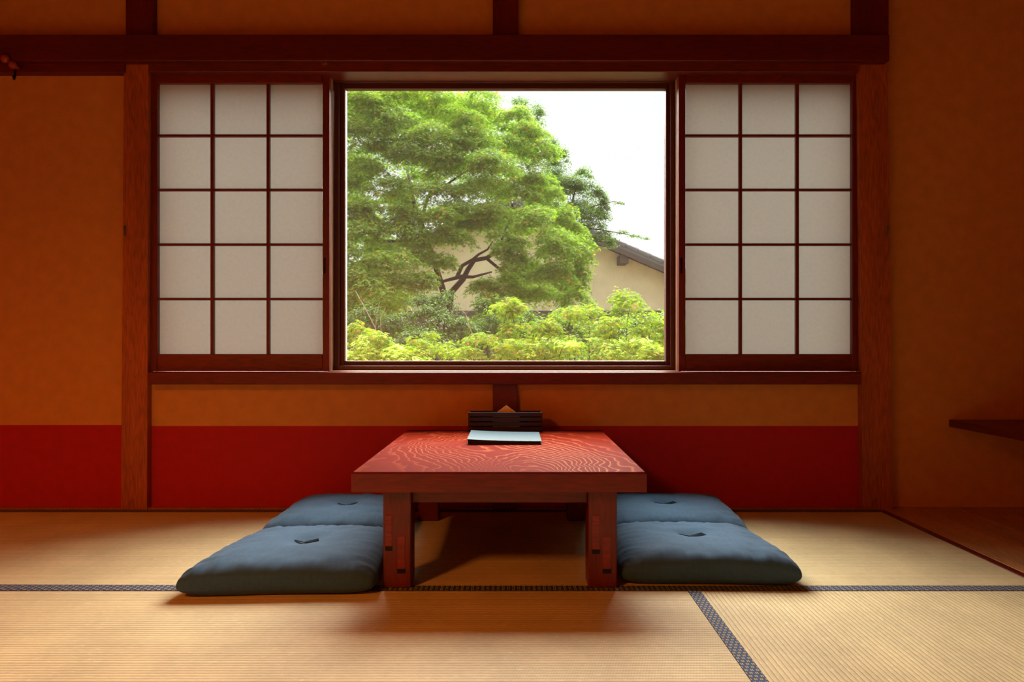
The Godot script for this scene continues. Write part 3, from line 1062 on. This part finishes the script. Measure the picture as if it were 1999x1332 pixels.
func build_garden():
	var gy := -0.55
	solo("garden_ground", box(Vector3(-40, gy - 0.2, -3.3), Vector3(40, gy, -60), 0.0), M.soil, "brown garden soil under the maples", "ground", "", "structure")
	var lm := maple_leaf()
	var sm := small_leaf()
	M.leaf.albedo_color = Color(1, 1, 1)
	# ---- big maple
	var t := thing("maple_tree", "large spreading green maple with dark forked limbs outside window", "tree", Vector3(X(850, 10), gy, -10.0))
	var pads := [
		[640, 190, 70, 45, 9.6], [700, 205, 70, 42, 9.6], [790, 195, 80, 38, 9.9], [875, 200, 75, 36, 10.0], [950, 215, 62, 34, 10.2], [1010, 240, 42, 34, 10.3],
		[690, 262, 62, 38, 9.3], [770, 258, 70, 36, 9.6], [850, 268, 70, 36, 9.4], [930, 275, 75, 36, 9.6], [1005, 290, 66, 34, 9.9], [1068, 298, 36, 24, 10.1],
		[640, 320, 60, 40, 9.4], [745, 305, 55, 30, 9.7], [815, 322, 70, 30, 9.8], [890, 330, 70, 32, 9.5], [965, 328, 70, 34, 9.3], [1035, 345, 46, 34, 9.9],
		[685, 370, 55, 34, 9.4], [760, 370, 60, 26, 9.2], [850, 372, 60, 28, 9.1], [930, 372, 64, 30, 9.4], [1010, 385, 56, 34, 9.8], [1065, 395, 45, 40, 10.2],
		[700, 415, 58, 40, 8.9], [650, 440, 50, 40, 9.0], [880, 412, 70, 26, 9.3], [960, 425, 60, 30, 9.2], [1040, 430, 62, 36, 9.0], [1105, 440, 45, 40, 9.6],
		[720, 455, 60, 34, 8.8], [790, 455, 60, 34, 9.0], [855, 462, 55, 30, 9.2], [925, 450, 50, 24, 9.4], [1000, 470, 60, 26, 9.2], [1080, 480, 64, 40, 8.9], [1135, 500, 36, 40, 9.2],
		[680, 500, 50, 36, 8.6], [760, 510, 66, 34, 8.6], [825, 505, 40, 24, 8.8], [1010, 520, 50, 30, 9.1], [1075, 535, 60, 36, 8.9], [1135, 550, 36, 34, 9.2],
		[690, 555, 56, 38, 8.4], [760, 560, 70, 34, 8.4], [830, 552, 40, 26, 8.5], [985, 560, 46, 36, 9.2], [1050, 580, 50, 34, 9.3], [1120, 590, 40, 30, 9.4],
		[680, 610, 50, 34, 8.6], [745, 605, 50, 30, 8.6], [862, 515, 32, 26, 8.7], [880, 470, 50, 24, 9.0], [950, 575, 38, 40, 9.2], [955, 615, 40, 30, 9.2], [820, 470, 50, 34, 8.9], [990, 495, 44, 24, 9.0], [720, 335, 50, 30, 9.3], [850, 430, 50, 26, 8.9], [780, 420, 50, 30, 9.0], [810, 290, 60, 34, 9.3], [1030, 270, 46, 34, 10.0], [900, 235, 60, 34, 9.7], [735, 230, 60, 36, 9.5],
		[590, 240, 60, 46, 9.6], [580, 330, 60, 44, 9.4], [590, 420, 60, 44, 9.2], [600, 500, 60, 44, 8.9], [590, 580, 60, 44, 8.7], [530, 300, 50, 60, 9.8], [530, 420, 50, 60, 9.6], [530, 540, 50, 60, 9.2]]
	var back := [[690, 230, 90, 60, 11.2], [800, 230, 90, 60, 11.3], [910, 240, 90, 55, 11.3], [1000, 280, 60, 50, 11.2], [700, 330, 80, 50, 11.2], [770, 400, 60, 40, 11.0], [850, 320, 80, 50, 11.2], [960, 350, 90, 55, 11.3], [1050, 370, 45, 45, 11.2],
		[690, 420, 80, 40, 10.9], [900, 420, 80, 30, 11.0], [1010, 440, 80, 40, 11.0], [1090, 480, 50, 50, 10.9], [720, 480, 90, 40, 10.8], [700, 560, 80, 60, 10.6], [1020, 550, 60, 50, 10.6], [1090, 560, 50, 50, 10.8], [760, 590, 70, 40, 10.4], [975, 610, 40, 40, 10.2]]
	var pal := [Color(0.12, 0.25, 0.042), Color(0.44, 0.55, 0.115), Color(0.70, 0.22, 0.09), 0.022]
	foliage(t, "foliage", leaf_spots(pads, 0.37, 0.035, 101, 0.22), lm, pal)
	foliage(t, "inner_foliage", leaf_spots(back, 0.32, 0.048, 102, 0.8), lm, pal)
	branch(t, [[868, 800, 10.0, 0.13], [872, 640, 10.0, 0.11], [880, 571, 9.8, 0.085], [904, 544, 9.7, 0.07], [913, 526, 9.6, 0.06], [926, 507, 9.5, 0.055], [949, 503, 9.5, 0.05], [968, 492, 9.5, 0.045], [977, 476, 9.6, 0.035], [990, 440, 9.7, 0.025]], "trunk")
	branch(t, [[892, 540, 9.6, 0.05], [902, 518, 9.5, 0.045], [923, 506, 9.4, 0.04], [934, 496, 9.4, 0.03], [952, 486, 9.4, 0.024], [962, 470, 9.4, 0.015]])
	branch(t, [[850, 556, 9.3, 0.02], [866, 548, 9.4, 0.035], [900, 539, 9.5, 0.05], [923, 540, 9.5, 0.035], [960, 530, 9.6, 0.02]])
	branch(t, [[875, 600, 9.9, 0.09], [845, 500, 10.1, 0.07], [815, 425, 10.2, 0.055], [806, 385, 10.2, 0.045], [795, 330, 10.3, 0.03]])
	branch(t, [[845, 500, 10.1, 0.06], [822, 430, 10.0, 0.05], [835, 385, 10.1, 0.04], [860, 340, 10.2, 0.03]])
	branch(t, [[818, 430, 10.1, 0.045], [790, 410, 10.2, 0.03], [778, 370, 10.3, 0.02]])
	branch(t, [[840, 470, 10.1, 0.05], [740, 470, 10.1, 0.035], [680, 430, 10.0, 0.02]])
	branch(t, [[949, 503, 9.5, 0.04], [1000, 545, 9.6, 0.03], [1040, 535, 9.7, 0.02], [1060, 520, 9.7, 0.012]])
	branch(t, [[990, 545, 9.6, 0.025], [1020, 548, 9.6, 0.02], [1050, 545, 9.6, 0.012]])
	branch(t, [[835, 385, 10.1, 0.035], [900, 340, 10.2, 0.025], [960, 310, 10.3, 0.015]])
	# ---- darker tree behind
	var t2 := thing("evergreen_tree", "dark small-leaved tree behind the maple, twigs reaching over roof", "tree", Vector3(X(1110, 13), gy, -13.0))
	var pads2 := [[1100, 345, 40, 26, 12.6], [1135, 375, 42, 34, 12.6], [1165, 395, 28, 34, 12.7], [1120, 410, 50, 34, 12.4], [1165, 435, 30, 26, 12.6], [1130, 455, 46, 30, 12.4], [1180, 460, 26, 14, 12.5], [1080, 330, 26, 30, 12.8], [1060, 380, 50, 60, 13.2], [1040, 260, 36, 50, 13.4], [1080, 290, 24, 26, 13.2],
		[1215, 453, 16, 5, 12.4], [1238, 460, 16, 4, 12.4], [1258, 465, 12, 3, 12.4], [1208, 396, 14, 4, 12.5], [1195, 470, 22, 6, 12.4], [1190, 480, 20, 8, 12.4], [1020, 205, 30, 20, 13.2], [1110, 380, 50, 40, 12.9], [1150, 420, 40, 36, 12.8], [1085, 420, 50, 50, 13.0], [1175, 410, 18, 26, 12.6], [1140, 345, 26, 20, 12.8], [1160, 470, 30, 14, 12.5], [1050, 225, 24, 24, 13.2], [1095, 310, 24, 22, 13.0]]
	foliage(t2, "foliage", leaf_spots(pads2, 0.55, 0.030, 201, 0.8), sm, [Color(0.07, 0.15, 0.035), Color(0.17, 0.27, 0.07), Color(0.35, 0.14, 0.07), 0.03])
	branch(t2, [[1105, 800, 13.0, 0.12], [1100, 560, 13.0, 0.10], [1110, 440, 12.9, 0.06], [1120, 380, 12.8, 0.03], [1130, 350, 12.8, 0.015]], "trunk")
	branch(t2, [[1110, 440, 12.9, 0.04], [1165, 447, 12.5, 0.02], [1215, 455, 12.4, 0.01], [1265, 466, 12.4, 0.004]])
	branch(t2, [[1110, 420, 12.9, 0.035], [1165, 400, 12.6, 0.018], [1200, 392, 12.5, 0.008], [1220, 400, 12.5, 0.004]])
	branch(t2, [[1110, 460, 12.9, 0.03], [1160, 470, 12.5, 0.015], [1215, 474, 12.4, 0.005]])
	# ---- dark shrub below the maple
	var t3 := thing("evergreen_shrub", "dark green small-leaved shrub under the large maple", "shrub", Vector3(X(850, 7.4), gy, -7.4))
	foliage(t3, "foliage", leaf_spots([[700, 620, 60, 40, 7.6], [770, 640, 60, 40, 7.5], [840, 625, 55, 40, 7.4], [900, 650, 50, 40, 7.4], [830, 675, 90, 40, 7.2], [950, 650, 40, 50, 7.8], [870, 590, 34, 30, 7.8], [990, 640, 50, 40, 8.0], [740, 690, 80, 30, 7.2], [860, 600, 44, 30, 7.7], [820, 590, 40, 26, 7.9], [940, 610, 30, 34, 8.2]], 0.26, 0.027, 301, 0.7), sm, [Color(0.055, 0.13, 0.03), Color(0.15, 0.25, 0.07), Color(0.22, 0.30, 0.10), 0.1])
	for b in [[820, 760, 860, 600], [880, 760, 905, 610], [760, 760, 750, 620], [900, 760, 960, 630]]:
		branch(t3, [[b[0], b[1], 7.5, 0.03], [(b[0] + b[2]) / 2.0 + 6, (b[1] + b[3]) / 2.0, 7.5, 0.02], [b[2], b[3], 7.5, 0.008]])
	# ---- pale bare twigs
	var tw := thing("bare_shrub", "leafless pale grey twigs rising among the shrubs", "shrub", Vector3(X(735, 6.6), gy, -6.6))
	branch(tw, [[742, 800, 6.6, 0.012], [733, 640, 6.6, 0.008], [712, 600, 6.6, 0.006], [694, 568, 6.6, 0.003]], "twig", M.twig)
	branch(tw, [[733, 640, 6.6, 0.006], [737, 605, 6.6, 0.004], [741, 590, 6.6, 0.002]], "twig", M.twig)
	branch(tw, [[745, 700, 6.6, 0.008], [743, 620, 6.6, 0.005], [752, 600, 6.6, 0.002]], "twig", M.twig)
	branch(tw, [[728, 690, 6.6, 0.008], [700, 655, 6.6, 0.005], [680, 640, 6.6, 0.002]], "twig", M.twig)
	var tw2 := thing("bare_shrub", "single forked pale twig in front of the cream house", "shrub", Vector3(X(930, 6.8), gy, -6.8))
	branch(tw2, [[940, 800, 6.8, 0.012], [928, 665, 6.8, 0.008], [914, 632, 6.8, 0.007], [909, 612, 6.8, 0.006], [900, 604, 6.8, 0.003]], "twig", M.twig)
	branch(tw2, [[909, 612, 6.8, 0.005], [916, 606, 6.8, 0.002]], "twig", M.twig)
	branch(tw2, [[928, 665, 6.8, 0.006], [936, 654, 6.8, 0.003], [930, 642, 6.8, 0.002]], "twig", M.twig)
	# ---- near young maples
	var pal2 := [Color(0.10, 0.23, 0.03), Color(0.42, 0.50, 0.03), Color(0.55, 0.32, 0.16), 0.06]
	near_maple("young_maple", "small yellow-green maple shrub under bare twigs by the sill", [
		[700, 650, 40, 26, 5.2], [735, 668, 45, 28, 5.0], [700, 695, 50, 30, 4.9], [765, 700, 50, 24, 4.9], [810, 700, 50, 26, 5.1], [850, 690, 45, 22, 5.2], [650, 680, 50, 40, 5.2], [790, 720, 90, 24, 4.8], [590, 680, 50, 36, 5.2], [540, 690, 50, 36, 5.2]], 740, 5.1, lm, pal2, 401)
	near_maple("young_maple", "yellow-green maple shrub in front of the cream house wall", [
		[985, 610, 46, 28, 5.3], [1000, 595, 36, 20, 5.3], [950, 670, 50, 24, 5.1], [910, 695, 50, 22, 5.0], [1005, 650, 44, 26, 5.2], [1060, 650, 50, 30, 5.1], [1110, 622, 48, 26, 5.3], [1150, 610, 44, 22, 5.4], [1190, 640, 56, 32, 5.1], [1225, 605, 44, 34, 5.5], [1210, 585, 26, 22, 5.6], [1268, 635, 44, 30, 5.3], [1320, 650, 40, 40, 5.3], [1010, 690, 60, 28, 4.9], [1090, 690, 70, 30, 4.9], [1180, 690, 70, 32, 4.9], [1260, 690, 60, 32, 4.9], [1370, 660, 46, 40, 5.3], [1430, 680, 50, 36, 5.2]], 1130, 5.2, lm, pal2, 402)
	var hd := thing("leafy_hedge", "mid-green leafy hedge along the foot of the cream house", "hedge", Vector3(X(1180, 8), gy, -8.0))
	foliage(hd, "foliage", leaf_spots([[960, 660, 60, 50, 8.2], [1030, 650, 60, 50, 8.0], [1100, 650, 60, 45, 8.0], [1170, 650, 60, 40, 8.0], [1240, 655, 60, 40, 8.0], [1300, 650, 60, 42, 8.0], [1370, 650, 60, 42, 8.0], [1060, 710, 120, 50, 7.8], [1240, 710, 130, 50, 7.8]], 0.30, 0.034, 501, 0.7), sm, [Color(0.10, 0.20, 0.035), Color(0.25, 0.36, 0.07), Color(0.4, 0.42, 0.10), 0.1])
	for x in [970, 1050, 1130, 1210, 1290, 1360]:
		branch(hd, [[x, 900, 8.0, 0.03], [x + 4, 720, 8.0, 0.02], [x - 5, 640, 8.0, 0.01]], "stem")
	build_house(gy)

func near_maple(called: String, label: String, pads: Array, px: float, d: float, lm: Mesh, pal: Array, seed_: int):
	var t := thing(called, label, "maple shrub", Vector3(X(px, d), -0.55, -d))
	var rr := RandomNumberGenerator.new()
	rr.seed = seed_
	var lo: float = 680.0 if px < 900 else 940.0
	var hi: float = 860.0 if px < 900 else 1310.0
	for k in 6 if px < 900 else 16:
		pads.append([rr.randf_range(lo, hi), rr.randf_range(662, 705), rr.randf_range(28, 44), rr.randf_range(18, 28), rr.randf_range(4.9, 5.7)])
	var list := leaf_spots(pads, 0.11, 0.029, seed_, 0.5)
	# the leaves that show largest: nearest the window and inside its view
	var scored := []
	for i in list.size():
		var p: Vector3 = list[i][0].origin
		var sx := CX + p.x * F / -p.z
		var sy := CY - (p.y - EYE) * F / -p.z
		var inside := sx > 675 and sx < 1297 and sy > 540 and sy < 702
		scored.append([-p.z + (0.0 if inside else 100.0) - 0.3 * list[i][3].y, i])
	scored.sort_custom(func(a, b): return a[0] < b[0])
	var single := {}
	for k in mini(300, scored.size()):
		if scored[k][0] < 90: single[scored[k][1]] = true
	var rest := []
	var mats := []
	for k in 8:
		var m: StandardMaterial3D = M.leaf.duplicate()
		m.vertex_color_use_as_albedo = false
		m.albedo_color = (pal[2] if k == 7 else pal[0].lerp(pal[1], k / 6.0)).linear_to_srgb()
		mats.append(m)
	for i in list.size():
		if single.has(i):
			var o := MeshInstance3D.new()
			o.name = "leaf"
			o.mesh = lm
			o.material_override = mats[7 if list[i][1] < pal[3] else int(list[i][2] * 6.99)]
			t.add_child(o, true)
			o.transform = Transform3D(list[i][0].basis, list[i][0].origin - t.position)
		else:
			rest.append(list[i])
	foliage(t, "foliage", rest, lm, pal)
	for p in pads:
		var sx: float = px + (p[0] - px) * 0.35
		branch(t, [[sx, 860, d, 0.016], [(sx + p[0]) / 2 + 8, 760, d, 0.011], [p[0], p[1] + p[3] * 0.5, p[4], 0.006], [p[0] + 6, p[1] - p[3] * 0.3, p[4], 0.003]], "stem")

func build_house(gy: float):
	var d := 16.0
	var h := thing("cream_house", "cream rendered house with grey tiled gable roof behind maples", "house", Vector3(X(950, d), gy, -d))
	var o: Vector3 = -h.position
	# gable wall: roof line through (1150,462) and (1298,525), ridge hidden by the trees
	var slope := (526.0 - 484.0) / (1298.0 - 1200.0)
	var rx := 1000.0
	var ry := 492.0 - slope * (1200.0 - rx)
	var ex := 1420.0
	var ey := 492.0 + slope * (ex - 1200.0)
	var lx := rx - (ex - rx)
	var st := st_new()
	var f := [at(lx, ey, d), at(rx, ry, d), at(ex, ey, d), Vector3(X(ex, d), gy, -d), Vector3(X(lx, d), gy, -d)]
	var bk := []
	for v in f: bk.append(v + Vector3(0, 0, -6))
	var mid := Vector3(X(rx, d), gy + 1.5, -d - 3)
	for k in range(1, 4):
		tri_out(st, f[0], f[k], f[k + 1], mid)
		tri_out(st, bk[0], bk[k], bk[k + 1], mid)
	for k in 5:
		quad_out(st, f[k], f[(k + 1) % 5], bk[(k + 1) % 5], bk[k], mid)
	part("wall", done(st), M.cream, h, o)
	# base course
	part("base_course", box(Vector3(X(lx, d), gy, -d + 0.06), Vector3(X(ex, d), Y(606, d), -d - 0.02), 0.01), M.stone, h, o)
	# roof slabs with overhang towards us, barge boards, purlin ends and verge tiles
	for s in [-1.0, 1.0]:
		var a := at(rx, ry - 1, d)
		var e := at(ex if s > 0 else lx, ey - 1, d)
		e += (e - a) * 0.06
		var n: Vector3 = Vector3(-(e - a).y, (e - a).x, 0).normalized() * s
		var zo := Vector3(0, 0, 0.5)
		var zk := Vector3(0, 0, -6.3)
		var th: Vector3 = n * 0.10
		part("roof_slab", hexa([a + zo, e + zo, e + th + zo, a + th + zo], [a + zk, e + zk, e + th + zk, a + th + zk]), M.tile, h, o)
		part("barge_board", hexa([a + zo + th * 0.3, e + zo + th * 0.3, e - th * 0.7 + zo, a - th * 0.7 + zo], [a + zo + th * 0.3 + Vector3(0, 0, 0.04), e + zo + th * 0.3 + Vector3(0, 0, 0.04), e - th * 0.7 + zo + Vector3(0, 0, 0.04), a - th * 0.7 + zo + Vector3(0, 0, 0.04)]), M.eave, h, o)
		var along := (e - a)
		var count := int(along.length() / 0.28)
		for k in count:
			var p: Vector3 = a + along * ((k + 0.5) / count) + th + zo
			var dirv := along.normalized()
			part("verge_tile", tube([p - dirv * 0.15 + Vector3(0, 0.035, -0.06), p + dirv * 0.13 + Vector3(0, 0.022, -0.06)], [0.075, 0.085], 8), M.tile, h, o)
		for fr in [0.1, 0.485, 0.71, 0.95]:
			var p: Vector3 = a + along * fr - n * 0.10
			part("purlin_end", box(p + Vector3(-0.09, -0.13, -0.02), p + Vector3(0.09, 0.06, 0.48), 0.01), M.eave, h, o)
